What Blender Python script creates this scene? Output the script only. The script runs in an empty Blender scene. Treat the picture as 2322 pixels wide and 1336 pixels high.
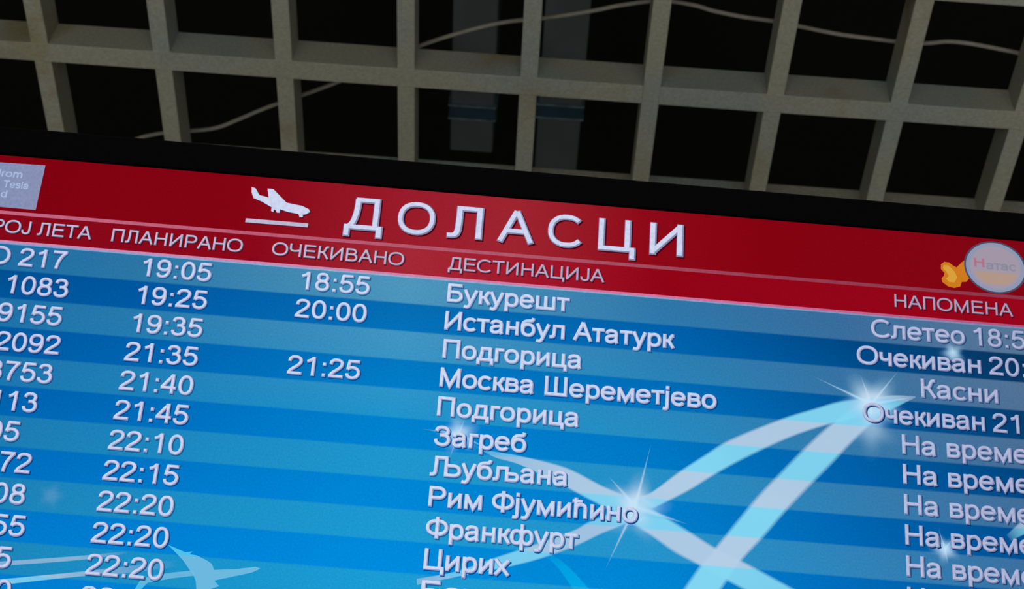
import bpy, math, random
from mathutils import Matrix, Vector

# ------------------------------------------------------------------ camera, world, light
scene = bpy.context.scene
scene.view_settings.view_transform = 'Standard'
scene.view_settings.look = 'None'
scene.view_settings.gamma = 1.0
scene.view_settings.exposure = 0.0
scene.view_settings.use_curve_mapping = False

RX = Vector((0.9972504235757715, -0.04251156858202664, 0.06069892268102968))
RY = Vector((0.07218812448821967, 0.742394277430503, -0.6660627684543323))
RZ = Vector((-0.016747159783535637, 0.6686131193559351, 0.7434218380327873))
EYE = 1.6
cam_data = bpy.data.cameras.new('camera')
cam = bpy.data.objects.new('camera', cam_data)
scene.collection.objects.link(cam)
m = Matrix.Identity(4)
for r in range(3):
    m[r][0] = RX[r]; m[r][1] = -RY[r]; m[r][2] = -RZ[r]
m[0][3], m[1][3], m[2][3] = 0.0, 0.0, EYE
cam.matrix_world = m
cam_data.sensor_width = 36.0
cam_data.sensor_fit = 'HORIZONTAL'
cam_data.lens = 36.0 * 3529.65 / 2322.0
cam_data.clip_start = 0.05
cam_data.dof.use_dof = True
cam_data.dof.focus_distance = 1.66
cam_data.dof.aperture_fstop = 12.0
scene.camera = cam

world = bpy.data.worlds.new('hall_ambience')
scene.world = world
world.use_nodes = True
bg = world.node_tree.nodes['Background']
bg.inputs['Color'].default_value = (0.92, 1.0, 0.86, 1)
bg.inputs['Strength'].default_value = 0.02

for lx, ly, lw in ((-1.6, -2.2, 150.0), (1.6, -2.2, 150.0), (0.0, -4.2, 150.0), (0.0, -0.4, 105.0)):   # unseen fill lamps, added so the floor bounces light up onto the grille
    ld = bpy.data.lights.new('bounce_fill', 'AREA')
    ld.shape = 'RECTANGLE'; ld.size = 1.1; ld.size_y = 0.55
    ld.energy = lw; ld.color = (0.985, 1.0, 0.97)
    lo = bpy.data.objects.new('bounce_fill', ld)
    scene.collection.objects.link(lo)
    lo.location = (lx, ly, 4.20)                   # area lamps shine straight down; the pale floor throws the light back up

# ------------------------------------------------------------------ helpers
def s2l(c):
    return c / 12.92 if c <= 0.04045 else ((c + 0.055) / 1.055) ** 2.4
def rgb(r, g, b):
    return (s2l(r / 255), s2l(g / 255), s2l(b / 255), 1.0)

def link(o, parent=None):
    scene.collection.objects.link(o)
    if parent: o.parent = parent
    return o
def mesh_obj(name, verts, faces, mat, parent=None, mats=None, fmats=None):
    me = bpy.data.meshes.new(name)
    me.from_pydata(verts, [], faces)
    for mm in (mats or [mat]): me.materials.append(mm)
    if fmats: me.polygons.foreach_set('material_index', fmats)
    me.update()
    return link(bpy.data.objects.new(name, me), parent)
BOXF = [(0, 3, 2, 1), (4, 5, 6, 7), (0, 1, 5, 4), (1, 2, 6, 5), (2, 3, 7, 6), (3, 0, 4, 7)]
def box_vf(x0, x1, y0, y1, z0, z1):
    return [(x0, y0, z0), (x1, y0, z0), (x1, y1, z0), (x0, y1, z0), (x0, y0, z1), (x1, y0, z1), (x1, y1, z1), (x0, y1, z1)], list(BOXF)
def box(name, x0, x1, y0, y1, z0, z1, mat, parent=None, bevel=0.0):
    v, f = box_vf(x0, x1, y0, y1, z0, z1)
    o = mesh_obj(name, v, f, mat, parent)
    if bevel:
        md = o.modifiers.new('edge', 'BEVEL'); md.width = bevel; md.segments = 2
    return o
def tag(o, label=None, cat=None, kind=None, group=None):
    if label: o['label'] = label
    if cat: o['category'] = cat
    if kind: o['kind'] = kind
    if group: o['group'] = group
    return o
def nodes_of(name):
    mt = bpy.data.materials.new(name); mt.use_nodes = True
    return mt, mt.node_tree, mt.node_tree.nodes, mt.node_tree.links
def noise_fac(nt, scale, detail=3.0, coord='Object', rough=0.5, stretch=None):
    tc = nt.nodes.new('ShaderNodeTexCoord'); ns = nt.nodes.new('ShaderNodeTexNoise')
    ns.inputs['Scale'].default_value = scale; ns.inputs['Detail'].default_value = detail
    ns.inputs['Roughness'].default_value = rough
    if stretch:
        mp = nt.nodes.new('ShaderNodeMapping'); mp.inputs['Scale'].default_value = stretch
        nt.links.new(tc.outputs[coord], mp.inputs['Vector']); nt.links.new(mp.outputs[0], ns.inputs['Vector'])
    else:
        nt.links.new(tc.outputs[coord], ns.inputs['Vector'])
    return ns.outputs['Fac']
def pos_noise(nt, scale, detail=3.0, rough=0.5):
    ge = nt.nodes.new('ShaderNodeNewGeometry'); ns = nt.nodes.new('ShaderNodeTexNoise')
    ns.inputs['Scale'].default_value = scale; ns.inputs['Detail'].default_value = detail; ns.inputs['Roughness'].default_value = rough
    nt.links.new(ge.outputs['Position'], ns.inputs['Vector'])
    return ns.outputs['Fac']
def ramp(nt, fac, stops, interp='LINEAR'):
    r = nt.nodes.new('ShaderNodeValToRGB'); r.color_ramp.interpolation = interp
    e = r.color_ramp.elements
    while len(e) < len(stops): e.new(0.5)
    for k, (p, c) in enumerate(stops):
        e[k].position = p; e[k].color = c
    nt.links.new(fac, r.inputs[0])
    return r.outputs['Color']
def mix(nt, fac, a, b, mode='MIX'):
    x = nt.nodes.new('ShaderNodeMix'); x.data_type = 'RGBA'; x.blend_type = mode
    for sock, val in ((x.inputs[0], fac), (x.inputs[6], a), (x.inputs[7], b)):
        if hasattr(val, 'links'): nt.links.new(val, sock)
        else: sock.default_value = val
    return x.outputs[2]
def math_n(nt, op, a, b=0.0, c=0.0):
    x = nt.nodes.new('ShaderNodeMath'); x.operation = op
    for k, v in enumerate((a, b, c)):
        if hasattr(v, 'links'): nt.links.new(v, x.inputs[k])
        else: x.inputs[k].default_value = v
    return x.outputs[0]

# ------------------------------------------------------------------ materials
def paint_material(name, base, stain, bluish, rough=0.6):
    mt, nt, N, L = nodes_of(name)
    b = N['Principled BSDF']; b.inputs['Roughness'].default_value = rough
    n1 = pos_noise(nt, 6.5, 3)
    n2 = pos_noise(nt, 4.2, 2, 0.4)
    n3 = pos_noise(nt, 160, 2)
    c = mix(nt, ramp(nt, n1, [(0.58, (0, 0, 0, 1)), (0.74, (1, 1, 1, 1))]), base, stain)
    c = mix(nt, ramp(nt, n2, [(0.50, (0, 0, 0, 1)), (0.66, (1, 1, 1, 1))]), c, bluish)  # bluish patches paint the screen's reflected light into the slat colour
    g = ramp(nt, n3, [(0.25, (0.82, 0.82, 0.82, 1)), (0.75, (1.12, 1.12, 1.12, 1))])
    c = mix(nt, 1.0, c, g, 'MULTIPLY')
    L.new(c, b.inputs['Base Color'])
    bp = N.new('ShaderNodeBump'); bp.inputs['Strength'].default_value = 0.25; bp.inputs['Distance'].default_value = 0.001
    L.new(n3, bp.inputs['Height']); L.new(bp.outputs[0], b.inputs['Normal'])
    return mt
def plain_material(name, color, rough=0.5, metal=0.0, var=0.12, scale=30):
    mt, nt, N, L = nodes_of(name)
    b = N['Principled BSDF']; b.inputs['Roughness'].default_value = rough; b.inputs['Metallic'].default_value = metal
    f = noise_fac(nt, scale, 3)
    lo_ = tuple(c * (1 - var) for c in color[:3]) + (1,); hi = tuple(min(1, c * (1 + var)) for c in color[:3]) + (1,)
    L.new(ramp(nt, f, [(0.3, lo_), (0.7, hi)]), b.inputs['Base Color'])
    return mt
M_slat = paint_material('grille_paint', (0.50, 0.50, 0.43, 1), (0.40, 0.34, 0.19, 1), (0.43, 0.48, 0.48, 1))
M_void = plain_material('black_void_paint', (0.004, 0.004, 0.004, 1), 0.9)
M_wall = plain_material('hall_wall_paint', (0.10, 0.10, 0.09, 1), 0.8)
M_floor = plain_material('hall_floor_stone', (0.45, 0.43, 0.38, 1), 0.35, scale=6)
M_duct = plain_material('duct_sheet_metal', (0.125, 0.150, 0.175, 1), 0.55, var=0.15, scale=9)
M_collar = plain_material('duct_collar_blue', (0.022, 0.070, 0.125, 1), 0.4, var=0.3, scale=20)
M_rim = plain_material('duct_collar_rim', (0.17, 0.27, 0.34, 1), 0.35, var=0.3, scale=40)
M_cable = plain_material('cable_sheath', (0.33, 0.32, 0.29, 1), 0.5, scale=60)
M_bezel = plain_material('bezel_black_plastic', (0.0012, 0.0012, 0.0014, 1), 0.9, scale=200)
M_bezel.node_tree.nodes['Principled BSDF'].inputs['Specular IOR Level'].default_value = 0.002
M_back = plain_material('monitor_back_plastic', (0.02, 0.02, 0.022, 1), 0.5)
M_steel = plain_material('stand_dark_steel', (0.08, 0.08, 0.085, 1), 0.4, metal=0.8)

ROW = 0.036609          # row pitch of the timetable
SX0, SX1, SYT = -0.80, 0.76, 0.1178
SYB = SYT - (SX1 - SX0) * 9 / 16
L1Y = 0.0393
def display_coords(nt):
    tc = nt.nodes.new('ShaderNodeTexCoord'); sp = nt.nodes.new('ShaderNodeSeparateXYZ')
    nt.links.new(tc.outputs['Object'], sp.inputs[0])
    return sp.outputs['X'], sp.outputs['Y']
def band_factor(nt, y):
    """1 on the light timetable rows (first, third ...), 0 on the dark ones."""
    k = math_n(nt, 'DIVIDE', y, -2 * ROW)
    k = math_n(nt, 'FRACT', k)                       # 0..0.5 light, 0.5..1 dark
    t = math_n(nt, 'PINGPONG', math_n(nt, 'SUBTRACT', k, 0.25), 0.5)  # 0 mid light, 0.5 mid dark
    mr = nt.nodes.new('ShaderNodeMapRange'); mr.clamp = True
    mr.inputs[1].default_value = 0.235; mr.inputs[2].default_value = 0.265
    mr.inputs[3].default_value = 1.0; mr.inputs[4].default_value = 0.0
    nt.links.new(t, mr.inputs[0])
    return mr.outputs[0]
def emit_out(nt, color, alpha=None):
    N, L = nt.nodes, nt.links
    for n in list(N):
        if n.type == 'BSDF_PRINCIPLED': N.remove(n)
    out = [n for n in N if n.type == 'OUTPUT_MATERIAL'][0]
    em = N.new('ShaderNodeEmission')
    if hasattr(color, 'links'): L.new(color, em.inputs[0])
    else: em.inputs[0].default_value = color
    if alpha is None:
        L.new(em.outputs[0], out.inputs[0])
    else:
        tr = N.new('ShaderNodeBsdfTransparent'); mx = N.new('ShaderNodeMixShader')
        if hasattr(alpha, 'links'): L.new(alpha, mx.inputs[0])
        else: mx.inputs[0].default_value = alpha
        L.new(tr.outputs[0], mx.inputs[1]); L.new(em.outputs[0], mx.inputs[2]); L.new(mx.outputs[0], out.inputs[0])

def display_material():
    mt, nt, N, L = nodes_of('lit_display_picture')
    x, y = display_coords(nt)
    un = math_n(nt, 'DIVIDE', math_n(nt, 'SUBTRACT', x, SX0), SX1 - SX0)
    vn = math_n(nt, 'DIVIDE', math_n(nt, 'SUBTRACT', y, SYB), SYT - SYB)
    P = (0.10, 0.22, 0.42, 0.62, 0.76, 0.90)  # ramps bake the screen's viewing-angle brightening into the row colours
    dark = {'b': [(0, 122, 200), (0, 128, 212), (0, 140, 222), (0, 135, 212), (0, 110, 190), (0, 84, 160)],
            'm': [(0, 94, 168), (0, 104, 182), (0, 130, 206), (0, 118, 194), (0, 96, 168), (0, 68, 122)],
            't': [(0, 76, 140), (0, 84, 155), (6, 104, 174), (0, 92, 166), (0, 68, 126), (10, 48, 84)]}
    lite = {'b': [(30, 128, 180), (26, 142, 196), (26, 156, 212), (36, 150, 206), (44, 136, 192), (52, 112, 164)],
            'm': [(28, 116, 172), (28, 128, 184), (32, 148, 204), (36, 140, 194), (50, 122, 172), (70, 108, 148)],
            't': [(30, 108, 162), (44, 118, 164), (78, 150, 188), (46, 118, 168), (56, 108, 156), (88, 118, 150)]}
    def field(tab):
        rs = {k: ramp(nt, un, [(p, rgb(*c)) for p, c in zip(P, v)]) for k, v in tab.items()}
        def seg(a, b):
            mr = N.new('ShaderNodeMapRange'); mr.clamp = True
            mr.inputs[1].default_value = a; mr.inputs[2].default_value = b
            L.new(vn, mr.inputs[0]); return mr.outputs[0]
        c = mix(nt, seg(0.44, 0.66), rs['b'], rs['m'])
        return mix(nt, seg(0.66, 0.85), c, rs['t'])
    table = mix(nt, band_factor(nt, y), field(dark), field(lite))
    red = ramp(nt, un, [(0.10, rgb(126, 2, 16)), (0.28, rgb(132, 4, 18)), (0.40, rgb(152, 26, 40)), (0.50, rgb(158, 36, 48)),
                        (0.60, rgb(142, 10, 24)), (0.70, rgb(132, 3, 17)), (0.90, rgb(128, 6, 20))])  # lighter middle stops, here and in red2, paint a pinkish reflection
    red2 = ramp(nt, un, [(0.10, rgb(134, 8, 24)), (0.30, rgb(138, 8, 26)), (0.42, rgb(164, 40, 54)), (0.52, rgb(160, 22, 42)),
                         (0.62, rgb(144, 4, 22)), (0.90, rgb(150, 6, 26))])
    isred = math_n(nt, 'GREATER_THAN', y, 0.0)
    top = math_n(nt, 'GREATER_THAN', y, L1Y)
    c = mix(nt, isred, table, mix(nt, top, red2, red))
    grain = ramp(nt, noise_fac(nt, 420, 1), [(0.2, (0.91, 0.91, 0.91, 1)), (0.8, (1.09, 1.09, 1.09, 1))])
    c = mix(nt, 1.0, c, grain, 'MULTIPLY')
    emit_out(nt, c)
    return mt
M_display = display_material()

def soft_material(name, on_dark, on_light, mul=1.0):
    """translucent picture layer: colour differs over the dark and the light rows, 'glow' attribute is its density"""
    mt, nt, N, L = nodes_of(name)
    x, y = display_coords(nt)
    c = mix(nt, band_factor(nt, y), on_dark, on_light)
    at = N.new('ShaderNodeAttribute'); at.attribute_name = 'glow'
    emit_out(nt, c, math_n(nt, 'MULTIPLY', at.outputs['Fac'], mul))
    return mt
M_ribbon = soft_material('route_ribbon_light', rgb(132, 216, 242), rgb(180, 206, 230))
M_glow = soft_material('star_glow_light', rgb(196, 226, 247), rgb(204, 222, 242))
M_halo = soft_material('star_halo_light', rgb(60, 178, 232), rgb(110, 186, 222))
M_plane_pic = soft_material('airliner_picture', rgb(84, 202, 238), rgb(116, 190, 226))
M_streak = soft_material('cyan_streak', rgb(0, 196, 246), rgb(40, 190, 236))

def flat_emit(name, c, alpha=None):
    mt, nt, N, L = nodes_of(name); emit_out(nt, rgb(*c), alpha); return mt
def letter_face(name, stops, var=None):
    mt, nt, N, L = nodes_of(name)
    x, y = display_coords(nt)
    un = math_n(nt, 'DIVIDE', math_n(nt, 'SUBTRACT', x, SX0), SX1 - SX0)
    c = ramp(nt, un, [(p, rgb(*k)) for p, k in stops])
    g = ramp(nt, noise_fac(nt, 260, 2), [(0.3, (0.90, 0.90, 0.92, 1)), (0.7, (1.06, 1.06, 1.06, 1))])
    emit_out(nt, mix(nt, 1.0, c, g, 'MULTIPLY'))
    return mt
M_face = letter_face('timetable_letter_face', [(0.1, (200, 206, 238)), (0.45, (206, 216, 242)), (0.65, (196, 208, 238)), (0.9, (172, 178, 212))])
M_edge = letter_face('timetable_letter_edge', [(0.1, (146, 146, 186)), (0.45, (150, 160, 200)), (0.65, (146, 158, 198)), (0.9, (124, 130, 168))])
M_hface = letter_face('heading_letter_face', [(0.1, (188, 192, 222)), (0.35, (190, 184, 208)), (0.5, (184, 172, 198)), (0.9, (168, 156, 186))])
M_hedge = letter_face('heading_letter_edge', [(0.1, (120, 92, 122)), (0.9, (112, 62, 86))])
M_tface = letter_face('title_letter_face', [(0.1, (206, 214, 240)), (0.9, (206, 214, 240))])
M_tedge = letter_face('title_letter_edge', [(0.1, (136, 136, 170)), (0.9, (136, 136, 170))])
def shadow_material():
    mt, nt, N, L = nodes_of('letter_shadow_blue')
    x, y = display_coords(nt)
    un = math_n(nt, 'DIVIDE', math_n(nt, 'SUBTRACT', x, SX0), SX1 - SX0)
    a = ramp(nt, un, [(0.1, rgb(2, 60, 124)), (0.5, rgb(2, 76, 146)), (0.9, rgb(8, 42, 88))])
    b = ramp(nt, un, [(0.1, rgb(18, 84, 136)), (0.5, rgb(22, 98, 154)), (0.9, rgb(34, 70, 112))])
    emit_out(nt, mix(nt, band_factor(nt, y), a, b))
    return mt
M_shadow = shadow_material()
M_shadow_r = flat_emit('letter_shadow_red', (74, 4, 20))
M_rule = letter_face('divider_rule_pink', [(0.1, (196, 104, 132)), (0.3, (186, 92, 118)), (0.5, (176, 88, 106)), (0.7, (150, 62, 84)), (0.9, (142, 56, 74))])
M_rule2 = letter_face('divider_rule_lilac', [(0.1, (202, 140, 184)), (0.4, (206, 134, 172)), (0.6, (212, 116, 160)), (0.9, (176, 86, 128))])
M_rule3 = letter_face('divider_rule_white', [(0.1, (120, 160, 206)), (0.4, (150, 176, 208)), (0.9, (118, 140, 176))])
M_plate = letter_face('logo_plate_grey', [(0.05, (128, 144, 184)), (0.13, (138, 146, 180)), (0.9, (138, 146, 180))])
M_plate_text = flat_emit('logo_plate_lettering', (166, 184, 222))
M_yellow = flat_emit('badge_bow_amber', (206, 122, 30)); M_yellow2 = flat_emit('badge_bow_yellow', (216, 160, 60))
M_bring = flat_emit('badge_ring_dark', (70, 76, 104)); M_brim = flat_emit('badge_rim_silver', (142, 150, 176))
M_bface = flat_emit('badge_face_grey', (162, 150, 166)); M_bband = flat_emit('badge_band_sand', (178, 150, 128), 0.85)
M_bred = flat_emit('badge_letter_red', (176, 104, 126), 0.75); M_bgrey = flat_emit('badge_letter_grey', (128, 134, 154), 0.7)

# ------------------------------------------------------------------ measured layout (metres, display plane: x right, y up)
TEXTS = [
    ('Д', -0.2315, -0.1852, 0.0568, 0.0429, 'title'),
    ('О', -0.1664, -0.1211, 0.0568, 0.0429, 'title'),
    ('Л', -0.1043, -0.0622, 0.0568, 0.0429, 'title'),
    ('А', -0.0419, 0.0022, 0.0568, 0.0429, 'title'),
    ('С', 0.0202, 0.0612, 0.0568, 0.0429, 'title'),
    ('Ц', 0.0831, 0.1285, 0.0568, 0.0429, 'title'),
    ('И', 0.1472, 0.1875, 0.0568, 0.0429, 'title'),
    ('РОЈ ЛЕТА', -0.6555, -0.5349, 0.0122, 0.0171, 'head'),
    ('ПЛАНИРАНО', -0.5103, -0.3509, 0.0122, 0.0171, 'head'),
    ('ОЧЕКИВАНО', -0.3149, -0.1535, 0.0122, 0.0171, 'head'),
    ('ДЕСТИНАЦИЈА', -0.0991, 0.0927, 0.0122, 0.0171, 'head'),
    ('НАПОМЕНА', 0.4513, 0.5983, 0.0122, 0.0171, 'head'),
    ('О 217', -0.6506, -0.5591, -0.0299, 0.0232, 'num'),
    ('К 1083', -0.6453, -0.5498, -0.0665, 0.0232, 'num'),
    ('9155', -0.6251, -0.5509, -0.1031, 0.0232, 'num'),
    ('2092', -0.6172, -0.5462, -0.1397, 0.0232, 'num'),
    ('8753', -0.6146, -0.5482, -0.1763, 0.0232, 'num'),
    ('1113', -0.622, -0.5587, -0.2129, 0.0232, 'num'),
    ('05', -0.6014, -0.5725, -0.2496, 0.0232, 'num'),
    ('72', -0.5866, -0.5519, -0.2862, 0.0232, 'num'),
    ('08', -0.5827, -0.5514, -0.3228, 0.0232, 'num'),
    ('55', -0.5765, -0.5448, -0.3594, 0.0232, 'num'),
    ('5', -0.5675, -0.5529, -0.396, 0.0232, 'num'),
    ('0', -0.5611, -0.5463, -0.4326, 0.0232, 'num'),
    ('Букурешт', -0.0965, 0.0513, -0.0299, 0.0232, 'dest'),
    ('Истанбул Ататурк', -0.0964, 0.1808, -0.0665, 0.0232, 'dest'),
    ('Подгорица', -0.0956, 0.0694, -0.1031, 0.0232, 'dest'),
    ('Москва Шереметјево', -0.0959, 0.2326, -0.1397, 0.0232, 'dest'),
    ('Подгорица', -0.0957, 0.0699, -0.1763, 0.0232, 'dest'),
    ('Загреб', -0.0963, 0.0106, -0.2129, 0.0232, 'dest'),
    ('Љубљана', -0.0976, 0.0604, -0.2496, 0.0232, 'dest'),
    ('Рим Фјумићино', -0.096, 0.1436, -0.2862, 0.0232, 'dest'),
    ('Франкфурт', -0.096, 0.0768, -0.3228, 0.0232, 'dest'),
    ('Цирих', -0.0949, 0.0013, -0.3594, 0.0232, 'dest'),
    ('Беч', -0.0949, -0.0308, -0.396, 0.0232, 'dest'),
    ('Слетео', 0.4215, 0.5361, -0.0299, 0.0232, 'note'),
    ('Очекиван', 0.4031, 0.5538, -0.0665, 0.0232, 'note'),
    ('Касни', 0.4801, 0.5726, -0.1031, 0.0232, 'note'),
    ('Очекиван', 0.4087, 0.5545, -0.1397, 0.0232, 'note'),
    ('На време', 0.4547, 0.6048, -0.1763, 0.0232, 'note'),
    ('На време', 0.4547, 0.6048, -0.2129, 0.0232, 'note'),
    ('На време', 0.4547, 0.6048, -0.2496, 0.0232, 'note'),
    ('На време', 0.4547, 0.6048, -0.2862, 0.0232, 'note'),
    ('На време', 0.4547, 0.6048, -0.3228, 0.0232, 'note'),
    ('На време', 0.4547, 0.6048, -0.3594, 0.0232, 'note'),
    ('drom', -0.668, -0.6334, 0.0879, 0.0095, 'logo'),
    ('Tesla', -0.6537, -0.6233, 0.0732, 0.0095, 'logo'),
    ('ad', -0.6626, -0.6468, 0.0596, 0.0095, 'logo'),
]
TIMES = [
    ('19:05', -0.4699, -0.0299),
    ('19:25', -0.4699, -0.0665),
    ('19:35', -0.4699, -0.1031),
    ('21:35', -0.4699, -0.1397),
    ('21:40', -0.4699, -0.1763),
    ('21:45', -0.4699, -0.2129),
    ('22:10', -0.4699, -0.2496),
    ('22:15', -0.4699, -0.2862),
    ('22:20', -0.4699, -0.3228),
    ('22:20', -0.4699, -0.3594),
    ('22:20', -0.4699, -0.396),
    ('22:40', -0.4699, -0.4326),
    ('18:55', -0.2779, -0.0299),
    ('20:00', -0.2779, -0.0665),
    ('21:25', -0.2779, -0.1397),
    ('18:5', 0.5441, -0.0299),
    ('20:', 0.5635, -0.0665),
    ('21:', 0.5637, -0.1397),
]
DIGIT_EM = 0.0351
PLANE = [(-0.3511, 0.1019), (-0.3463, 0.1009), (-0.3402, 0.0919), (-0.3283, 0.0895), (-0.3315, 0.1019), (-0.3243, 0.1018), (-0.3055, 0.0845), (-0.2859, 0.0818), (-0.2776, 0.0784), (-0.2754, 0.0749), (-0.2792, 0.0715), (-0.2836, 0.07), (-0.2835, 0.067), (-0.2873, 0.0662), (-0.2889, 0.0704), (-0.3031, 0.0723), (-0.3126, 0.0749), (-0.3125, 0.07), (-0.316, 0.0701), (-0.3179, 0.0734), (-0.3198, 0.0738), (-0.3202, 0.0703), (-0.3231, 0.0714), (-0.3229, 0.0766), (-0.3366, 0.0836), (-0.3469, 0.0872), (-0.35, 0.0943)]
PLANELINE = [(-0.3524, 0.0584), (-0.2754, 0.0585), (-0.2755, 0.0532), (-0.3524, 0.0531)]
PLATE = [(-0.6719, 0.1069), (-0.6081, 0.1082), (-0.6083, 0.0459), (-0.6682, 0.0463)]
AIRLINER = [(-0.3828, -0.3555), (-0.3703, -0.3596), (-0.3624, -0.3625), (-0.3543, -0.3608), (-0.3573, -0.3641), (-0.3492, -0.3649), (-0.3366, -0.3699), (-0.3312, -0.373), (-0.3273, -0.3797), (-0.3035, -0.3768), (-0.2819, -0.3725), (-0.2763, -0.3741), (-0.2854, -0.3793), (-0.3255, -0.3916), (-0.3193, -0.3975), (-0.3281, -0.4012), (-0.3308, -0.4094), (-0.3429, -0.4069), (-0.3459, -0.3937), (-0.3492, -0.388), (-0.3557, -0.3805), (-0.3635, -0.3716), (-0.3732, -0.3633)]
WING = [(-0.4059, -0.3956), (-0.3783, -0.3874), (-0.3501, -0.3821), (-0.3477, -0.3879), (-0.3725, -0.3929), (-0.3983, -0.4), (-0.4076, -0.4121), (-0.4112, -0.4079)]
RIB = [[(0.1387, -0.2564, 0.1446, -0.2769, 0.9), (0.1585, -0.2494, 0.1651, -0.2657, 0.95), (0.1911, -0.2216, 0.2019, -0.2431, 0.95), (0.2217, -0.198, 0.2335, -0.2201, 0.95), (0.2506, -0.177, 0.2685, -0.1972, 0.9), (0.3113, -0.1459, 0.3191, -0.1684, 0.9), (0.3526, -0.1289, 0.3608, -0.1499, 0.9), (0.3829, -0.1173, 0.3974, -0.1379, 0.9), (0.4246, -0.1086, 0.4322, -0.1209, 0.6)], [(0.4727, -0.1027, 0.4732, -0.1044, 0.3), (0.438, -0.1052, 0.4482, -0.1195, 0.8), (0.4058, -0.1176, 0.4233, -0.1384, 0.9), (0.3703, -0.1474, 0.3973, -0.1644, 0.9), (0.3416, -0.1768, 0.3717, -0.1939, 0.9), (0.3112, -0.2114, 0.3422, -0.227, 0.9), (0.2843, -0.2426, 0.3136, -0.2602, 0.95), (0.2614, -0.273, 0.2911, -0.2888, 0.95), (0.2344, -0.3095, 0.2659, -0.3187, 0.95), (0.2171, -0.3324, 0.2505, -0.3414, 0.95), (0.2005, -0.3586, 0.2387, -0.3601, 0.95), (0.1876, -0.3792, 0.225, -0.3812, 0.95)], [(-0.0495, -0.2092, -0.0484, -0.2107, 0.0), (-0.0295, -0.2145, -0.0249, -0.2217, 0.5), (0.0058, -0.218, 0.0065, -0.2287, 0.7), (0.0583, -0.2275, 0.0559, -0.2485, 0.85), (0.1003, -0.2453, 0.0873, -0.2628, 0.9), (0.1305, -0.2555, 0.1185, -0.2759, 0.95), (0.146, -0.2594, 0.1376, -0.2827, 0.95)], [(0.1433, -0.257, 0.1314, -0.2801, 0.95), (0.1617, -0.2697, 0.1409, -0.2887, 0.95), (0.1793, -0.2787, 0.1627, -0.3009, 0.9), (0.203, -0.2914, 0.1884, -0.3169, 0.9), (0.2343, -0.3085, 0.215, -0.329, 0.9), (0.2659, -0.3218, 0.2505, -0.3455, 0.9), (0.3184, -0.3461, 0.2948, -0.3656, 0.85), (0.355, -0.3633, 0.3348, -0.3849, 0.8)], [(0.1334, -0.2658, 0.1415, -0.2782, 0.9), (0.118, -0.2749, 0.1307, -0.2885, 0.85), (0.0882, -0.2905, 0.102, -0.3033, 0.75), (0.0715, -0.3017, 0.0784, -0.3171, 0.75), (0.0224, -0.3243, 0.0436, -0.3338, 0.8), (-0.0161, -0.3407, 0.0044, -0.3482, 0.8), (-0.0586, -0.3599, -0.0508, -0.3638, 0.7), (-0.1013, -0.3714, -0.1002, -0.3784, 0.4)], [(0.608, -0.2341, 0.6104, -0.2509, 0.7), (0.5876, -0.2517, 0.5941, -0.2627, 0.6), (0.5733, -0.2655, 0.5781, -0.2714, 0.1)], [(-0.5713, -0.3906, -0.5703, -0.3955, 0.5), (-0.5167, -0.3821, -0.5157, -0.3871, 0.5), (-0.4718, -0.3749, -0.471, -0.3794, 0.45), (-0.4261, -0.3662, -0.4256, -0.3691, 0.0)], [(-0.5672, -0.4106, -0.566, -0.417, 0.8), (-0.5131, -0.4008, -0.5121, -0.4062, 0.75), (-0.4701, -0.3928, -0.4691, -0.3982, 0.5), (-0.4185, -0.3821, -0.4171, -0.39, 0.25), (-0.3708, -0.3722, -0.3697, -0.3792, 0.0)], [(0.0337, -0.3285, 0.0438, -0.3287, 0.0), (0.0547, -0.3446, 0.0661, -0.3422, 0.35), (0.0777, -0.373, 0.095, -0.3691, 0.45)]]
STAR = [((0.1412, -0.2677), 0.045, 0.9, [((0.1575, -0.1888), 0.004), ((0.1089, -0.3458), 0.004), ((0.108, -0.2324), 0.006), ((0.2029, -0.2836), 0.008)]), ((0.419, -0.1175), 0.046, 0.95, [((0.4552, -0.0696), 0.0035), ((0.3477, -0.0871), 0.004), ((0.4066, -0.0808), 0.004), ((0.4743, -0.1032), 0.006)]), ((-0.0685, -0.1973), 0.028, 0.7, [((-0.0629, -0.1777), 0.0035), ((-0.0772, -0.2288), 0.0035), ((-0.1127, -0.1946), 0.004), ((-0.0296, -0.214), 0.004)]), ((0.5002, -0.2882), 0.02, 0.7, [((0.4936, -0.2632), 0.002), ((0.51, -0.2749), 0.003), ((0.5033, -0.3081), 0.002)]), ((0.5209, -0.0431), 0.018, 0.65, [((0.5203, -0.0321), 0.002)]), ((0.4182, -0.1499), 0.04, 0.25, []), ((-0.5219, -0.3101), 0.02, 0.07, []), ((0.251, -0.2586), 0.0, 0.0, [])]
BADGE = ((0.5799, 0.0777), (0.5422, 0.0788), (0.6177, 0.0784), (0.5774, 0.1121), (0.5812, 0.0431))
BOW = [(0.516, 0.0796), (0.5217, 0.0791), (0.5272, 0.0749), (0.531, 0.0732), (0.5381, 0.0811), (0.543, 0.0848), (0.5454, 0.0745), (0.5465, 0.06), (0.5424, 0.0544), (0.5367, 0.0539), (0.5345, 0.0474), (0.5268, 0.0447), (0.5192, 0.046), (0.5119, 0.0516), (0.5116, 0.0568), (0.5146, 0.0602), (0.5153, 0.0644), (0.5112, 0.0692), (0.5115, 0.0755)]
BOWHI = [(0.5153, 0.0748), (0.5206, 0.0753), (0.5278, 0.0676), (0.5313, 0.0596), (0.5271, 0.052), (0.5205, 0.0524), (0.5168, 0.0562), (0.5209, 0.0607), (0.5173, 0.0667), (0.5137, 0.0705)]
BTEXT = ((0.5559, 0.077), (0.6054, 0.0773), (0.5632, 0.0583), (0.6028, 0.0541))
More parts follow.
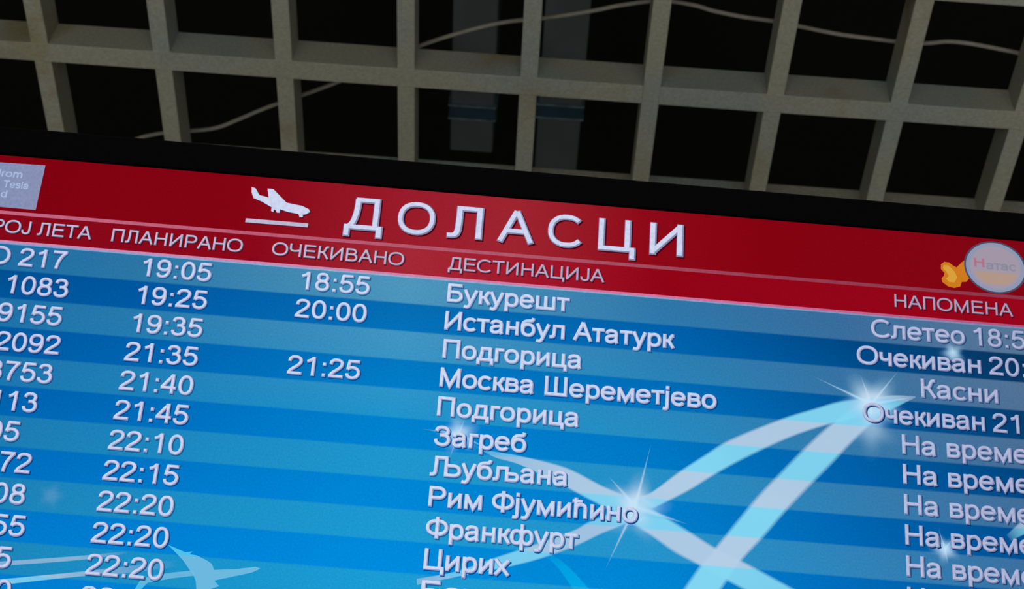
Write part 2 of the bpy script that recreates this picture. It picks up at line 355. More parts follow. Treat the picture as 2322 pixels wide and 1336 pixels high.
CABLE = [[-0.9163, 2.0779, 4.3245], [-0.8901, 2.0636, 4.3245], [-0.8347, 2.0469, 4.3245], [-0.7854, 2.0391, 4.3245], [-0.7261, 2.0256, 4.3245], [-0.6757, 1.999, 4.3245], [-0.6258, 1.9703, 4.3245], [-0.5864, 1.9496, 4.3245], [-0.528, 1.9207, 4.3245], [-0.4607, 1.8858, 4.3245], [-0.3755, 1.8365, 4.3245], [-0.283, 1.78, 4.3245], [-0.2104, 1.7452, 4.3245], [-0.1476, 1.7201, 4.3245], [-0.0941, 1.7043, 4.3245], [-0.0229, 1.6902, 4.3245], [0.0649, 1.6677, 4.3245], [0.1169, 1.6512, 4.3245], [0.1775, 1.6362, 4.3245], [0.2036, 1.6321, 4.3245], [0.2302, 1.633, 4.3245], [0.275, 1.6386, 4.3245], [0.3115, 1.6479, 4.3245], [0.3748, 1.6572, 4.3245], [0.4331, 1.6618, 4.3245], [0.4876, 1.6698, 4.3245], [0.5651, 1.6812, 4.3245], [0.6462, 1.6871, 4.3245], [0.7002, 1.69, 4.3245], [0.7443, 1.6885, 4.3245], [0.787, 1.6809, 4.3245], [0.8317, 1.6824, 4.3245], [0.8774, 1.6881, 4.3245], [0.9235, 1.6948, 4.3245], [0.9977, 1.7066, 4.3245]]
DUCTR = [[-0.04, 1.9316, 4.7896], [0.0789, 1.9222, 4.7896], [-0.0325, 2.433, 4.7896], [0.0781, 2.4231, 4.7896], [0.0116, 2.2271, 4.7896], [0.0138, 2.263, 4.7896]]
DUCTL = [[-0.2511, 1.9484, 4.7896], [-0.1282, 1.9386, 4.7896], [-0.2603, 2.4008, 4.7896], [-0.1475, 2.3909, 4.7896], [-0.2096, 2.2486, 4.7896], [-0.2087, 2.2848, 4.7896]]


# ------------------------------------------------------------------ room shell
FX0, FX1, FY0, FY1 = -4.5, 4.5, -5.5, 5.0
GZ = 4.2396            # underside of the egg-crate ceiling
tag(box('floor', FX0, FX1, FY0, FY1, -0.10, 0.0, M_floor), 'pale stone hall floor', kind='structure')
tag(box('wall_back', FX0, FX1, FY1, FY1 + 0.15, 0.0, 5.7, M_wall), 'dim plastered wall at the back of the hall', kind='structure')
ceil = tag(box('ceiling', FX0, FX1, -1.2, FY1, 5.62, 5.72, M_void), 'black painted slab above the open cream grille', kind='structure')
for nm, a in (('trim_1', (FX0, FX1, -1.3, -1.2)), ('trim_2', (FX0 - 0.1, FX0, -1.3, FY1)), ('trim_3', (FX1, FX1 + 0.1, -1.3, FY1))):  # unseen panels added to keep world light out of the void
    tag(box(nm, a[0], a[1], a[2], a[3], GZ + 0.0, 5.72, M_void), 'added black panel shutting outside light out of the ceiling void', kind='structure')
wl = box('back_lining', FX0, FX1, FY1 - 0.02, FY1 - 0.002, GZ + 0.0, 5.60, M_void, ceil)

# the grille: every slat is a piece of the ceiling
GX, GY, CELL, CELLY, SW, ST, SH = -1.06835, 1.78130, 0.25, 0.284683, 0.035467, 0.04373, 0.078878
random.seed(4)
me_cache = {}
def slat(name, x0, x1, y0, y1, z0, z1):
    key = (name, round(x1 - x0, 4), round(y1 - y0, 4))
    if key not in me_cache:
        v, f = box_vf(0, x1 - x0, 0, y1 - y0, 0, SH)
        me = bpy.data.meshes.new(name); me.from_pydata(v, [], f); me.materials.append(M_slat); me.update()
        me_cache[key] = me
    o = bpy.data.objects.new(name, me_cache[key]); link(o, ceil)
    o.location = (x0, y0, z0)
    md = o.modifiers.new('edge', 'BEVEL'); md.width = 0.0016; md.segments = 2
    return o
for i in range(-12, 22):
    x0 = GX + i * CELL
    if x0 < FX0 + 0.02 or x0 + SW > FX1 - 0.02: continue
    dz = -0.0025 if i == 5 else 0.0015 + 0.0006 * random.random()
    slat('slat', x0, x0 + SW, -1.18, FY1 - 0.04, GZ + dz, 0)
for j in range(-10, 12):
    y0 = GY + (j - 0) * CELLY
    if y0 < -1.15 or y0 + ST > FY1 - 0.05: continue
    slat('cross_slat', FX0 + 0.005, FX1 - 0.005, y0, y0 + ST, GZ, 0)

# ------------------------------------------------------------------ ducts above the grille
def duct(name, c, label, ymax, x_off=0.0):
    (ax, ay, z), (bx, by, _), (cx_, cy_, _), (dx, dy, _), (e, ey, _), (g, gy, _) = c
    xc = (ax + bx + cx_ + dx) / 4; w = 0.108; h = 0.16
    e0 = bpy.data.objects.new(name, None); link(e0); e0.location = (xc, 1.2, z)
    y0, y1 = 0.0, ymax - 1.2
    box('duct_body', -w / 2, w / 2, y0, y1, 0, h, M_duct, e0, 0.004)
    ya, yb = ey - 1.2, gy - 1.2
    box('collar', -w / 2 - 0.003, w / 2 + 0.003, ya, yb, -0.003, h + 0.003, M_collar, e0)
    for q in (ya - 0.004, yb - 0.001):
        box('collar_rim', -w / 2 - 0.006, w / 2 + 0.006, q, q + 0.005, -0.006, h + 0.006, M_rim, e0)
    for hx in (0.25, y1 - 0.25):            # threaded hangers up to the slab
        box('hanger_rod', -0.004, 0.004, hx, hx + 0.008, h, 5.62 - z, M_steel, e0)
    return tag(e0, label, 'duct')
duct('ventilation_duct', DUCTR, 'bluish grey duct above the grille, reaching behind the screen edge, with the brighter blue collar', 2.9)
duct('ventilation_duct', DUCTL, 'darker bluish grey duct above the grille, ending short of the screen, with the dull collar', 2.39)

# ------------------------------------------------------------------ cable lying on the grille
def tube(name, pts, rad, mat, sides=8, sub=6):
    P = []
    n = len(pts)
    for k in range(n - 1):
        p = [Vector(pts[i]) for i in (max(0, k - 1), k, k + 1, min(n - 1, k + 2))]
        for s in range(sub):
            u = s / sub
            P.append(0.5 * (2 * p[1] + (p[2] - p[0]) * u + (2 * p[0] - 5 * p[1] + 4 * p[2] - p[3]) * u * u + (3 * p[1] - p[0] - 3 * p[2] + p[3]) * u ** 3))
    P.append(Vector(pts[-1]))
    vs, fs = [], []
    for k, c in enumerate(P):
        d = (P[min(k + 1, len(P) - 1)] - P[max(k - 1, 0)]).normalized()
        e1 = d.cross(Vector((0, 0, 1))).normalized(); e2 = d.cross(e1)
        for q in range(sides):
            a = 2 * math.pi * q / sides
            vs.append(tuple(c + e1 * (rad * math.cos(a)) + e2 * (rad * math.sin(a))))
    for k in range(len(P) - 1):
        for q in range(sides):
            a, b_ = k * sides + q, k * sides + (q + 1) % sides
            fs.append((a, b_, b_ + sides, a + sides))
    o = mesh_obj(name, vs, fs, mat)
    o.data.polygons.foreach_set('use_smooth', [True] * len(fs))
    return o
cob = tube('cable', CABLE, 0.0046, M_cable)
tag(cob, 'thin off-white cable lying in waves on top of the ceiling grille', 'cable')

# ------------------------------------------------------------------ arrivals monitor
mon = bpy.data.objects.new('arrivals_monitor', None); link(mon)
A = [[0.9993112550366196, -0.004303813428108158, 0.036857736597746646], [0.03190413931943936, -0.40760403382329097, -0.9126012697257039], [0.01895102771398248, 0.9131486345610199, -0.407185989134728]]
mw = Matrix.Identity(4)
for r in range(3):
    for c in range(3): mw[r][c] = A[r][c]
mw[0][3], mw[1][3], mw[2][3] = -0.013191085354992426, 1.261415842798417, 3.0207006726110124
mon.matrix_world = mw
tag(mon, 'black-framed arrivals board screen with red heading and blue flight rows, tilted down', 'monitor')

# bezel: a frame with a stepped, rounded front
BT, BS, BB = 0.0397, 0.042, 0.05
def frame_ring(levels):
    vs, fs = [], []
    for (l, r, b, t, z) in levels:
        vs += [(l, b, z), (r, b, z), (r, t, z), (l, t, z)]
    for k in range(len(levels) - 1):
        for q in range(4):
            a, b2 = k * 4 + q, k * 4 + (q + 1) % 4
            fs.append((a, b2, b2 + 4, a + 4))
    return vs, fs
l, r, b, t = SX0, SX1, SYB, SYT
lv = [(l, r, b, t, -0.004), (l, r, b, t, 0.0022), (l - .002, r + .002, b - .002, t + .002, 0.0032),
      (l - BS + .003, r + BS - .003, b - BB + .003, t + BT - .003, 0.0032), (l - BS, r + BS, b - BB, t + BT, 0.0006),
      (l - BS, r + BS, b - BB, t + BT, -0.030), (l - BS + .01, r + BS - .01, b - BB + .01, t + BT - .01, -0.036)]
vs, fs = frame_ring(lv)
mesh_obj('bezel', vs, fs, M_bezel, mon)
box('back_cover', l - BS + .01, r + BS - .01, b - BB + .01, t + BT - .01, -0.062, -0.034, M_back, mon, 0.006)
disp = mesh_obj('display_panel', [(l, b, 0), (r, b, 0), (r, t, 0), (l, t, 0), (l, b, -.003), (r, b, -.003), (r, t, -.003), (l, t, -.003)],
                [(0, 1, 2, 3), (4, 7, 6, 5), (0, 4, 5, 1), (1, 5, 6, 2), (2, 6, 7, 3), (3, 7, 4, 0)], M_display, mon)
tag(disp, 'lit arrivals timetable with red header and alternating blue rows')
# stand behind the screen (mount plate, post, base), world-vertical
inv = mw.inverted()
def wbox(name, x0, x1, y0, y1, z0, z1, mat):
    v, f = box_vf(x0, x1, y0, y1, z0, z1)
    return mesh_obj(name, [tuple(inv @ Vector(p)) for p in v], f, mat, mon)
ctr = mw @ Vector(((l + r) / 2, (b + t) / 2, -0.062))
box('mount_plate', (l + r) / 2 - .2, (l + r) / 2 + .2, (b + t) / 2 - .2, (b + t) / 2 + .2, -0.085, -0.062, M_steel, mon)
wbox('mount_arm', ctr.x - .06, ctr.x + .06, ctr.y + .01, ctr.y + .42, ctr.z - .05, ctr.z + .04, M_steel)
wbox('stand_post', ctr.x - .07, ctr.x + .07, ctr.y + .40, ctr.y + .52, 0.03, ctr.z + .06, M_steel)
wbox('stand_base', ctr.x - .5, ctr.x + .5, ctr.y + .10, ctr.y + .90, 0.0, 0.04, M_steel)

# ---- flat picture layers on the display
def poly(name, pts, z, mat, glow=None):
    o = mesh_obj(name, [(p[0], p[1], z) for p in pts], [tuple(range(len(pts)))], mat, disp)
    if glow is not None:
        a = o.data.attributes.new('glow', 'FLOAT', 'POINT'); a.data.foreach_set('value', [glow] * len(pts))
    return o
def rule(name, y, h, mat, z=0.0003):
    return poly(name, [(l, y - h / 2), (r, y - h / 2), (r, y + h / 2), (l, y + h / 2)], z, mat)
rule('divider_line', L1Y, 0.0046, M_rule)
rule('divider_line', 0.0006, 0.0030, M_rule2, 0.0003)
rule('divider_line', -0.0018, 0.0020, M_rule3, 0.00028)

def ribbon(pairs, z, mat):
    vs, fs, gl = [], [], []
    n = len(pairs)
    # smooth the pair list with Catmull-Rom
    pts = []
    for k in range(n - 1):
        p0, p1, p2, p3 = pairs[max(0, k - 1)], pairs[k], pairs[k + 1], pairs[min(n - 1, k + 2)]
        for s in range(6):
            u = s / 6
            pts.append([0.5 * ((2 * b_) + (-a_ + c_) * u + (2 * a_ - 5 * b_ + 4 * c_ - d_) * u * u + (-a_ + 3 * b_ - 3 * c_ + d_) * u ** 3)
                        for a_, b_, c_, d_ in zip(p0, p1, p2, p3)])
    pts.append(list(pairs[-1]))
    for (x0, y0, x1, y1, g) in pts:
        for u, f in ((-0.06, 0.0), (0.08, 1.0), (0.92, 1.0), (1.06, 0.0)):
            vs.append((x0 + (x1 - x0) * u, y0 + (y1 - y0) * u, z)); gl.append(max(0, min(1, g)) * f)
    for k in range(len(pts) - 1):
        for q in range(3):
            a = k * 4 + q; fs.append((a, a + 4, a + 5, a + 1))
    o = mesh_obj('route_ribbon', vs, fs, mat, disp)
    o.data.attributes.new('glow', 'FLOAT', 'POINT').data.foreach_set('value', gl)
    return o
for k, pr in enumerate(RIB):
    ribbon(pr, 0.00035 + 0.00002 * k, M_streak if k == 8 else M_ribbon)
def star(c, rad, strength, rays, z, mat=None):
    vs, fs, gl = [(c[0], c[1], z)], [], [strength]
    prof = [(0.16, 0.97), (0.30, 0.74), (0.46, 0.42), (0.64, 0.18), (0.82, 0.06), (1.06, 0.0)]; n = 60
    if strength > 0:
        for rr, g in prof:
            for k in range(n):
                a = 2 * math.pi * k / n
                w = rr * (1 - (0.34 * rr) * (0.5 + 0.5 * math.cos(5 * a + 1.1 + c[0] * 9)))
                vs.append((c[0] + rad * w * math.cos(a), c[1] + rad * w * math.sin(a), z)); gl.append(strength * g)
        for k in range(n): fs.append((0, 1 + k, 1 + (k + 1) % n))
        for q in range(len(prof) - 1):
            for k in range(n):
                a, b_ = 1 + q * n + k, 1 + q * n + (k + 1) % n
                fs.append((a, a + n, b_ + n, b_))
    for i, (tip, hw) in enumerate(rays):
        d = Vector((tip[0] - c[0], tip[1] - c[1])); L_ = d.length; d /= L_; pn = Vector((-d.y, d.x))
        zz = z + 0.00001 * (i + 1); s = len(vs)
        for u, wv, g in ((0, 1, .9), (.25, .55, .7), (.6, .25, .45), (1, .03, 0)):
            for sg, gg in ((-1, 0), (0, 1), (1, 0)):
                p = Vector(c) + d * (L_ * u) + pn * (hw * wv * sg)
                vs.append((p.x, p.y, zz)); gl.append(max(strength, .5) * g * gg)
        for q in range(3):
            for e in range(2):
                a = s + q * 3 + e; fs.append((a, a + 3, a + 4, a + 1))
    o = mesh_obj('star_glow', vs, fs, mat or M_glow, disp)
    o.data.attributes.new('glow', 'FLOAT', 'POINT').data.foreach_set('value', gl)
for k, (c, rad, st, rays) in enumerate(STAR):
    if st or rays:
        star(c, rad * 1.15, st * 0.7, [(tp_, hw * 1.9) for tp_, hw in rays], 0.00060 + 0.00007 * k, M_halo)
        star(c, rad * 0.95, min(1.0, st * 1.1), rays, 0.000635 + 0.00007 * k)
poly('airliner_picture', AIRLINER, 0.00056, M_plane_pic, 0.85)
poly('airliner_picture', WING, 0.00055, M_plane_pic, 0.75)

# ---- lettering
ZT = 0.00130
GC = {}
# ---- stroke lettering: centre lines of a plain grotesque alphabet, per-mille of the em
def _arc(cx_, cy_, rx, ry, a0, a1, n=0):
    n = n or max(6, int(abs(a1 - a0) / 11))
    out = []
    for k in range(n + 1):
        a = math.radians(a0 + (a1 - a0) * k / n); c, s = math.cos(a), math.sin(a)
        e = 2 / 2.25                                    # slightly squared rounds
        out.append((cx_ + rx * math.copysign(abs(c) ** e, c), cy_ + ry * math.copysign(abs(s) ** e, s)))
    return out
def _ell(cx_, cy_, rx, ry): return ('c', _arc(cx_, cy_, rx, ry, 0, 360, 30)[:-1])
def _sm(*p):                                            # smooth open curve through points
    p = list(p); out = []; n = len(p)
    for k in range(n - 1):
        a, b_, c, d = p[max(0, k - 1)], p[k], p[k + 1], p[min(n - 1, k + 2)]
        for s in range(4):
            u = s / 4
            out.append(tuple(0.5 * (2 * b_[i] + (c[i] - a[i]) * u + (2 * a[i] - 5 * b_[i] + 4 * c[i] - d[i]) * u * u + (3 * b_[i] - a[i] - 3 * c[i] + d[i]) * u ** 3) for i in (0, 1)))
    return out + [p[-1]]
def _l(*v): return [(v[k], v[k + 1]) for k in range(0, len(v), 2)]
GLY = {
 '0': (556, [_ell(275, 353, 189, 319)]),
 '1': (556, [_l(327, 0, 327, 716), _sm((322, 690), (270, 620), (200, 570), (112, 535))]),
 '2': (556, [_sm((78, 500), (95, 590), (165, 655), (270, 673), (380, 650), (447, 580), (450, 490), (405, 400), (310, 305), (200, 215), (120, 130), (80, 46)), _l(34, 44, 503, 44)]),
 '3': (556, [_sm((88, 545), (120, 630), (190, 670), (270, 674), (360, 650), (412, 580), (410, 480), (350, 405), (220, 388)), _sm((230, 386), (340, 388), (430, 330), (466, 225), (430, 110), (350, 50), (260, 34), (160, 55), (100, 120), (82, 190))]),
 '4': (556, [_l(384, 0, 384, 716), _l(13, 208, 507, 208), _l(372, 690, 50, 222)]),
 '5': (556, [_l(120, 672, 478, 672), _l(150, 690, 100, 350), _sm((98, 352), (180, 420), (280, 434), (390, 395), (462, 300), (460, 180), (400, 80), (290, 34), (170, 50), (105, 110), (84, 190))]),
 '6': (556, [_ell(282, 226, 186, 188), _sm((463, 545), (430, 630), (350, 672), (240, 660), (150, 580), (95, 440), (88, 300), (97, 220))]),
 '7': (556, [_l(47, 672, 510, 672), _sm((470, 665), (370, 530), (285, 360), (235, 180), (215, 0))]),
 '8': (556, [_ell(275, 530, 156, 142), _ell(275, 206, 188, 170)]),
 '9': (556, [_ell(268, 488, 186, 186), _sm((88, 165), (125, 80), (200, 38), (310, 45), (400, 120), (455, 260), (462, 410), (453, 490))]),
 ':': (278, [_l(141, 0, 141, 104), _l(141, 415, 141, 519)]),
 'А': (667, [_l(46, 0, 330, 712), _l(621, 0, 337, 712), _l(165, 250, 502, 250)]),
 'Б': (656, [_l(122, 0, 122, 716), _l(78, 672, 570, 672), _l(122, 398, 350, 398) + _arc(350, 221, 210, 177, 90, -90) + _l(122, 44)]),
 'В': (667, [_l(122, 0, 122, 716), _l(122, 672, 340, 672) + _arc(350, 530, 170, 142, 90, -90) + _l(122, 388), _l(122, 388, 350, 388) + _arc(370, 216, 205, 172, 90, -90) + _l(122, 44)]),
 'Д': (677, [_l(180, 672, 590, 672), _l(548, 716, 548, 43), _sm((210, 690), (208, 520), (190, 320), (150, 150), (95, 60)), _l(8, 43, 669, 43), _l(53, 60, 53, -165), _l(624, 60, 624, -165)]),
 'Е': (667, [_l(122, 0, 122, 716), _l(100, 672, 610, 672), _l(122, 380, 580, 380), _l(100, 44, 625, 44)]),
 'З': (604, [_sm((70, 540), (105, 630), (190, 676), (290, 682), (400, 655), (468, 580), (455, 480), (385, 410), (210, 388)), _sm((220, 388), (380, 385), (475, 320), (505, 215), (465, 100), (380, 45), (280, 32), (160, 60), (90, 130), (62, 220))]),
 'И': (719, [_l(122, 0, 122, 716), _l(598, 0, 598, 716), _l(122, 50, 598, 666)]),
 'К': (583, [_l(122, 0, 122, 716), _sm((545, 674), (460, 662), (405, 580), (365, 460), (310, 390), (220, 372), (122, 372)), _sm((225, 374), (310, 350), (370, 280), (540, 0))]),
 'Л': (656, [_l(150, 672, 580, 672), _l(535, 0, 535, 716), _sm((195, 690), (195, 480), (188, 230), (165, 100), (120, 50), (15, 40))]),
 'М': (833, [_l(120, 0, 120, 716), _l(713, 0, 713, 716), _l(120, 690, 417, 40, 713, 690)]),
 'Н': (719, [_l(122, 0, 122, 716), _l(598, 0, 598, 716), _l(122, 374, 598, 374)]),
 'О': (778, [_ell(388, 358, 326, 322)]),
 'П': (719, [_l(122, 0, 122, 716), _l(598, 0, 598, 716), _l(78, 672, 642, 672)]),
 'Р': (667, [_l(122, 0, 122, 716), _l(122, 672, 360, 672) + _arc(370, 496, 205, 176, 90, -90) + _l(122, 320)]),
 'С': (722, [_arc(392, 358, 326, 322, 44, 322)]),
 'Т': (611, [_l(306, 0, 306, 716), _l(21, 672, 590, 672)]),
 'Ф': (760, [_ell(380, 368, 318, 238), _l(380, -20, 380, 736)]),
 'Ц': (740, [_l(122, 0, 122, 716), _l(590, 0, 590, 716), _l(78, 44, 722, 44), _l(682, 60, 682, -165)]),
 'Ш': (917, [_l(122, 0, 122, 716), _l(458, 0, 458, 716), _l(795, 0, 795, 716), _l(78, 44, 839, 44)]),
 'Ч': (667, [_l(555, 0, 555, 716), _sm((105, 716), (105, 480), (135, 370), (250, 315), (400, 325), (555, 372))]),
 'Љ': (1057, [_l(150, 672, 580, 672), _l(538, 0, 538, 716), _sm((195, 690), (195, 480), (188, 230), (165, 100), (120, 50), (15, 40)), _l(538, 398, 780, 398) + _arc(790, 221, 205, 177, 90, -90) + _l(538, 44)]),
 'Ј': (500, [_l(398, 716, 398, 260) + _sm((398, 250), (385, 110), (310, 45), (220, 35), (130, 65), (88, 140), (78, 220))]),
 'о': (556, [_ell(278, 259, 202, 224)]),
 'е': (556, [_arc(280, 259, 204, 224, 0, 322), _l(80, 268, 484, 268)]),
 'а': (556, [_sm((82, 370), (120, 445), (200, 482), (300, 482), (390, 450), (422, 370), (422, 300)), _l(422, 360, 422, 110) + _l(434, 30, 448, 0), _sm((422, 310), (310, 285), (180, 262), (95, 205), (84, 115), (140, 45), (235, 33), (340, 72), (422, 160))]),
 'с': (500, [_arc(272, 259, 202, 224, 42, 318)]),
 'р': (556, [_l(108, 519, 108, -199), _ell(292, 259, 188, 224)]),
 'у': (500, [_l(48, 519, 258, 10), _l(452, 519, 262, 10) + _sm((255, -10), (215, -110), (165, -158), (100, -162), (45, -150))]),
 'к': (437, [_l(108, 0, 108, 519), _sm((430, 478), (365, 468), (325, 400), (285, 310), (215, 274), (108, 272)), _sm((200, 276), (260, 252), (300, 200), (420, 0))]),
 'ш': (802, [_l(108, 0, 108, 519), _l(401, 0, 401, 519), _l(694, 0, 694, 519), _l(64, 42, 738, 42)]),
 'т': (458, [_l(15, 478, 443, 478), _l(229, 0, 229, 519)]),
 'н': (552, [_l(108, 0, 108, 519), _l(444, 0, 444, 519), _l(108, 272, 444, 272)]),
 'б': (573, [_ell(290, 244, 200, 212), _sm((92, 240), (84, 400), (120, 520), (210, 585), (330, 605), (430, 630), (462, 716))]),
 'л': (583, [_l(130, 478, 519, 478), _l(475, 0, 475, 519), _sm((170, 490), (166, 330), (155, 140), (120, 60), (15, 42))]),
 'д': (583, [_l(140, 478, 500, 478), _l(456, 519, 456, 42), _sm((172, 490), (165, 320), (135, 140), (90, 55)), _l(10, 42, 570, 42), _l(52, 60, 52, -140), _l(528, 60, 528, -140)]),
 'г': (365, [_l(108, 0, 108, 519), _l(64, 478, 355, 478)]),
 'и': (559, [_l(108, 0, 108, 519), _l(450, 0, 450, 519), _l(108, 50, 450, 469)]),
 'ц': (565, [_l(108, 0, 108, 519), _l(430, 0, 430, 519), _l(64, 42, 552, 42), _l(512, 60, 512, -140)]),
 'в': (531, [_l(108, 0, 108, 519), _l(108, 478, 300, 478) + _arc(300, 378, 130, 100, 90, -90) + _l(108, 278), _l(108, 278, 310, 278) + _arc(320, 160, 142, 118, 90, -90) + _l(108, 42)]),
 'м': (688, [_l(108, 0, 108, 519), _l(580, 0, 580, 519), _l(108, 500, 344, 36, 580, 500)]),
 'ј': (222, [_l(111, 519, 111, -60) + _sm((110, -80), (85, -145), (30, -160), (-30, -152)), _l(111, 610, 111, 716)]),
 'љ': (906, [_l(130, 478, 519, 478), _l(470, 0, 470, 519), _sm((170, 490), (166, 330), (155, 140), (120, 60), (15, 42)), _l(470, 282, 670, 282) + _arc(680, 162, 155, 120, 90, -90) + _l(470, 42)]),
 'ф': (822, [_l(411, -199, 411, 716), _ell(238, 259, 168, 224), _ell(584, 259, 168, 224)]),
 'ћ': (556, [_l(112, 0, 112, 716), _l(5, 606, 320, 606), _sm((112, 330), (150, 425), (235, 480), (330, 482), (410, 440), (434, 340), (434, 200)) + [(434, 0)]]),
 'х': (500, [_l(40, 519, 460, 0), _l(460, 519, 40, 0)]),
 'ч': (521, [_l(415, 0, 415, 519), _sm((98, 519), (100, 350), (130, 265), (220, 232), (320, 245), (415, 285))]),
 'd': (556, [_l(448, 0, 448, 716), _ell(264, 259, 188, 224)]),
 'r': (333, [_l(108, 0, 108, 519), _sm((108, 320), (140, 430), (210, 478), (310, 470))]),
 'o': (556, [_ell(278, 259, 202, 224)]),
 'm': (833, [_l(108, 0, 108, 519), _sm((108, 330), (150, 440), (240, 482), (340, 460), (390, 370), (395, 200)) + [(395, 0)], _sm((395, 330), (440, 440), (530, 482), (640, 460), (685, 370), (688, 200)) + [(688, 0)]]),
 'T': (611, [_l(306, 0, 306, 716), _l(21, 672, 590, 672)]),
 'e': (556, [_arc(280, 259, 204, 224, 0, 322), _l(80, 268, 484, 268)]),
 's': (500, [_sm((420, 380), (370, 450), (260, 484), (140, 465), (88, 390), (130, 310), (260, 268), (390, 225), (435, 140), (370, 55), (250, 34), (130, 60), (70, 150))]),
 'l': (222, [_l(111, 0, 111, 716)]),
 'a': (556, [_sm((82, 370), (120, 445), (200, 482), (300, 482), (390, 450), (422, 370), (422, 300)), _l(422, 360, 422, 110) + _l(434, 30, 448, 0), _sm((422, 310), (310, 285), (180, 262), (95, 205), (84, 115), (140, 45), (235, 33), (340, 72), (422, 160))]),
}
CAPH = 0.716
def stroke_mesh(st, w, grow):
    """one centre line -> strip of quads of width w (per-mille); open ends are pushed out by grow"""
    closed = isinstance(st, tuple)
    p = [Vector(q) for q in (st[1] if closed else st)]
    q = [p[0]]
    for v in p[1:]:
        if (v - q[-1]).length > 2: q.append(v)
    p = q; n = len(p)
    if closed and (p[0] - p[-1]).length < 2: p.pop(); n -= 1
    if not closed:
        p[0] = p[0] + (p[0] - p[1]).normalized() * grow
        p[-1] = p[-1] + (p[-1] - p[-2]).normalized() * grow
    vs, fs = [], []
    for k in range(n):
        a = p[(k - 1) % n] if (closed or k > 0) else None
        b_ = p[(k + 1) % n] if (closed or k < n - 1) else None
        d1 = (p[k] - a).normalized() if a is not None else (b_ - p[k]).normalized()
        d2 = (b_ - p[k]).normalized() if b_ is not None else d1
        n1 = Vector((-d1.y, d1.x)); n2 = Vector((-d2.y, d2.x))
        m_ = (n1 + n2)
        m_ = m_.normalized() if m_.length > 1e-4 else n1
        s = min(2.6, 1 / max(0.2, m_.dot(n1)))
        vs += [p[k] + m_ * (w / 2 * s), p[k] - m_ * (w / 2 * s)]
    for k in range(n if closed else n - 1):
        a, b_ = 2 * k, 2 * ((k + 1) % n); fs.append((a + 1, b_ + 1, b_, a))
    return [(v.x / 1000, v.y / 1000) for v in vs], fs
def glyph(s, w, w0=92):
    key = (s, w)
    if key not in GC:
        V, F, x = [], [], 0.0
        for ch in s:
            if ch == ' ': x += .278; continue
            adv, sts = GLY[ch]
            for st in sts:
                vs, fs = stroke_mesh(st, w, (w - w0) / 2); n0 = len(V)
                V += [(a + x, b_) for a, b_ in vs]; F += [tuple(i + n0 for i in f) for f in fs]
            x += adv / 1000
        GC[key] = (V, F)
    return GC[key]
STYLE = {   # layers: (stroke width, dx, dy, material) in em units; last is on top
    'title': [(132, .034, -.036, M_shadow_r), (124, .008, -.010, M_tedge), (86, -.003, .004, M_tface)],
    'head': [(132, .050, -.050, M_shadow_r), (122, .012, -.012, M_hedge), (84, -.004, .006, M_hface)],
    'num': [(132, .044, -.044, M_shadow), (122, .008, -.010, M_edge), (82, -.006, .008, M_face)],
    'dest': [(148, .044, -.044, M_shadow), (138, .008, -.010, M_edge), (96, -.006, .008, M_face)],
    'note': [(142, .050, -.040, M_shadow), (134, .008, -.010, M_edge), (90, -.006, .008, M_face)],
    'logo': [(120, 0, 0, M_plate_text)],
    'badge_red': [(150, 0, 0, M_bred)], 'badge_grey': [(150, 0, 0, M_bgrey)],
}
def build_text(pieces, style, z=ZT, name='lettering'):
    """pieces: (string, x_left, x_right, y_base, cap_height) in display metres; all joined into one run of lettering"""
    V, F, FM = [], [], []
    lay = STYLE[style]; mats = [q[3] for q in lay]
    for (s, xl, xr, yb, cap) in pieces:
        base = glyph(s, 92)[0]
        gx0 = min(v[0] for v in base); gx1 = max(v[0] for v in base)
        sx = (xr - xl) / max(1e-6, gx1 - gx0); sy = cap / CAPH
        for k, (w, dx, dy, mt) in enumerate(lay):
            vs, fs = glyph(s, w)
            n0 = len(V)
            V += [(xl + (v[0] - gx0) * sx + dx * sy, yb + v[1] * sy + dy * sy, z + 0.00012 * k) for v in vs]
            F += [tuple(i + n0 for i in f) for f in fs]; FM += [k] * len(fs)
    return mesh_obj(name, V, F, None, disp, mats=mats, fmats=FM)
def slots(s, x, yb, cap, em=DIGIT_EM):
    out = []
    for ch in s:
        if ch != ' ':
            base = glyph(ch, 92)[0]
            out.append((ch, x + min(v[0] for v in base) * em, x + max(v[0] for v in base) * em, yb, cap)); x += em * GLY[ch][0] / 1000
        else: x += em * .278
    return out, x

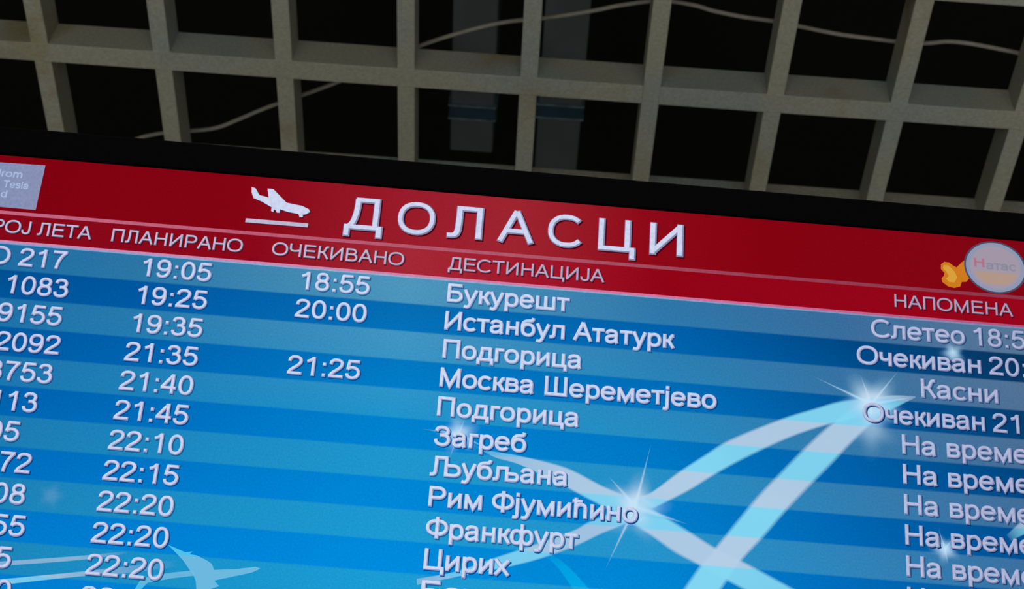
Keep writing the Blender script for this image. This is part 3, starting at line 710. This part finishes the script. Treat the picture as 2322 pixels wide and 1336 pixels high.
CAP = 0.0234
for s, xl, xr, yb, cap, st in TEXTS:
    if st == 'num':
        _, w = slots(s, 0, 0, CAP)
        ps, _ = slots(s, xr + .046 * DIGIT_EM - w, yb, CAP)
        build_text(ps, 'num', name='flight_number')
    elif st == 'title':
        pass
    else:
        build_text([(s, xl, xr, yb, cap)], st, ZT + (0.0 if st != 'logo' else 0.0), {'head': 'column_heading', 'dest': 'destination_name', 'note': 'status_note', 'logo': 'logo_lettering'}[st])
build_text([x[:5] for x in TEXTS if x[5] == 'title'], 'title', name='board_title')
for s, x, yb in TIMES:
    ps, _ = slots(s, x, yb, CAP)
    build_text(ps, 'num', name='flight_time')

# ---- landing plane pictogram with its runway line
def shadowed(name, pts, face, edge, sh, d):
    V, F, FM = [], [], []
    for k, (dx, dy) in enumerate(((d, -d), (d * .35, -d * .35), (0, 0))):
        n0 = len(V); V += [(p[0] + dx, p[1] + dy, 0.0012 + 0.0001 * k) for p in pts]; F.append(tuple(range(n0, n0 + len(pts)))); FM.append(k)
    return mesh_obj(name, V, F, None, disp, mats=[sh, edge, face], fmats=FM)
shadowed('landing_plane_sign', PLANE, M_tface, M_tedge, M_shadow_r, 0.0016)
shadowed('landing_plane_sign', PLANELINE, M_hface, M_hedge, M_shadow_r, 0.0012)
poly('logo_plate', PLATE, 0.0009, M_plate)

# ---- round silver badge with an amber bow
(bcx, bcy), (blx, bly), (brx, bry), (btx, bty), (bbx, bby) = BADGE
def ell(name, s, z, mat, y0=None, y1=None, sy=1.0):
    hx, hy = (brx - blx) / 2 * s, (bty - bby) / 2 * s * sy
    pts = []
    for k in range(64):
        a = 2 * math.pi * k / 64
        X, Y = hx * math.cos(a), hy * math.sin(a)
        if y0 is not None: Y = max(y0 * hy, min(y1 * hy, Y))
        pts.append((bcx + X, bcy + Y))
    return poly(name, pts, z, mat)
poly('badge_bow', BOW, 0.00125, M_yellow); poly('badge_bow', BOWHI, 0.00130, M_yellow2)
ell('badge', 1.04, 0.00135, M_bring); ell('badge', 0.98, 0.00140, M_brim); ell('badge', 0.84, 0.00145, M_bface)
ell('badge', 0.74, 0.00150, M_bband, -0.92, -0.28)
(t0x, t0y), (t1x, t1y), _, _ = BTEXT
build_text([('Н', t0x - .002, t0x + .010, bcy - .001, .0115)], 'badge_red', 0.00155, 'badge_lettering')
build_text([('атас', t0x + .013, t1x, bcy - .003, .0115)], 'badge_grey', 0.00155, 'badge_lettering')
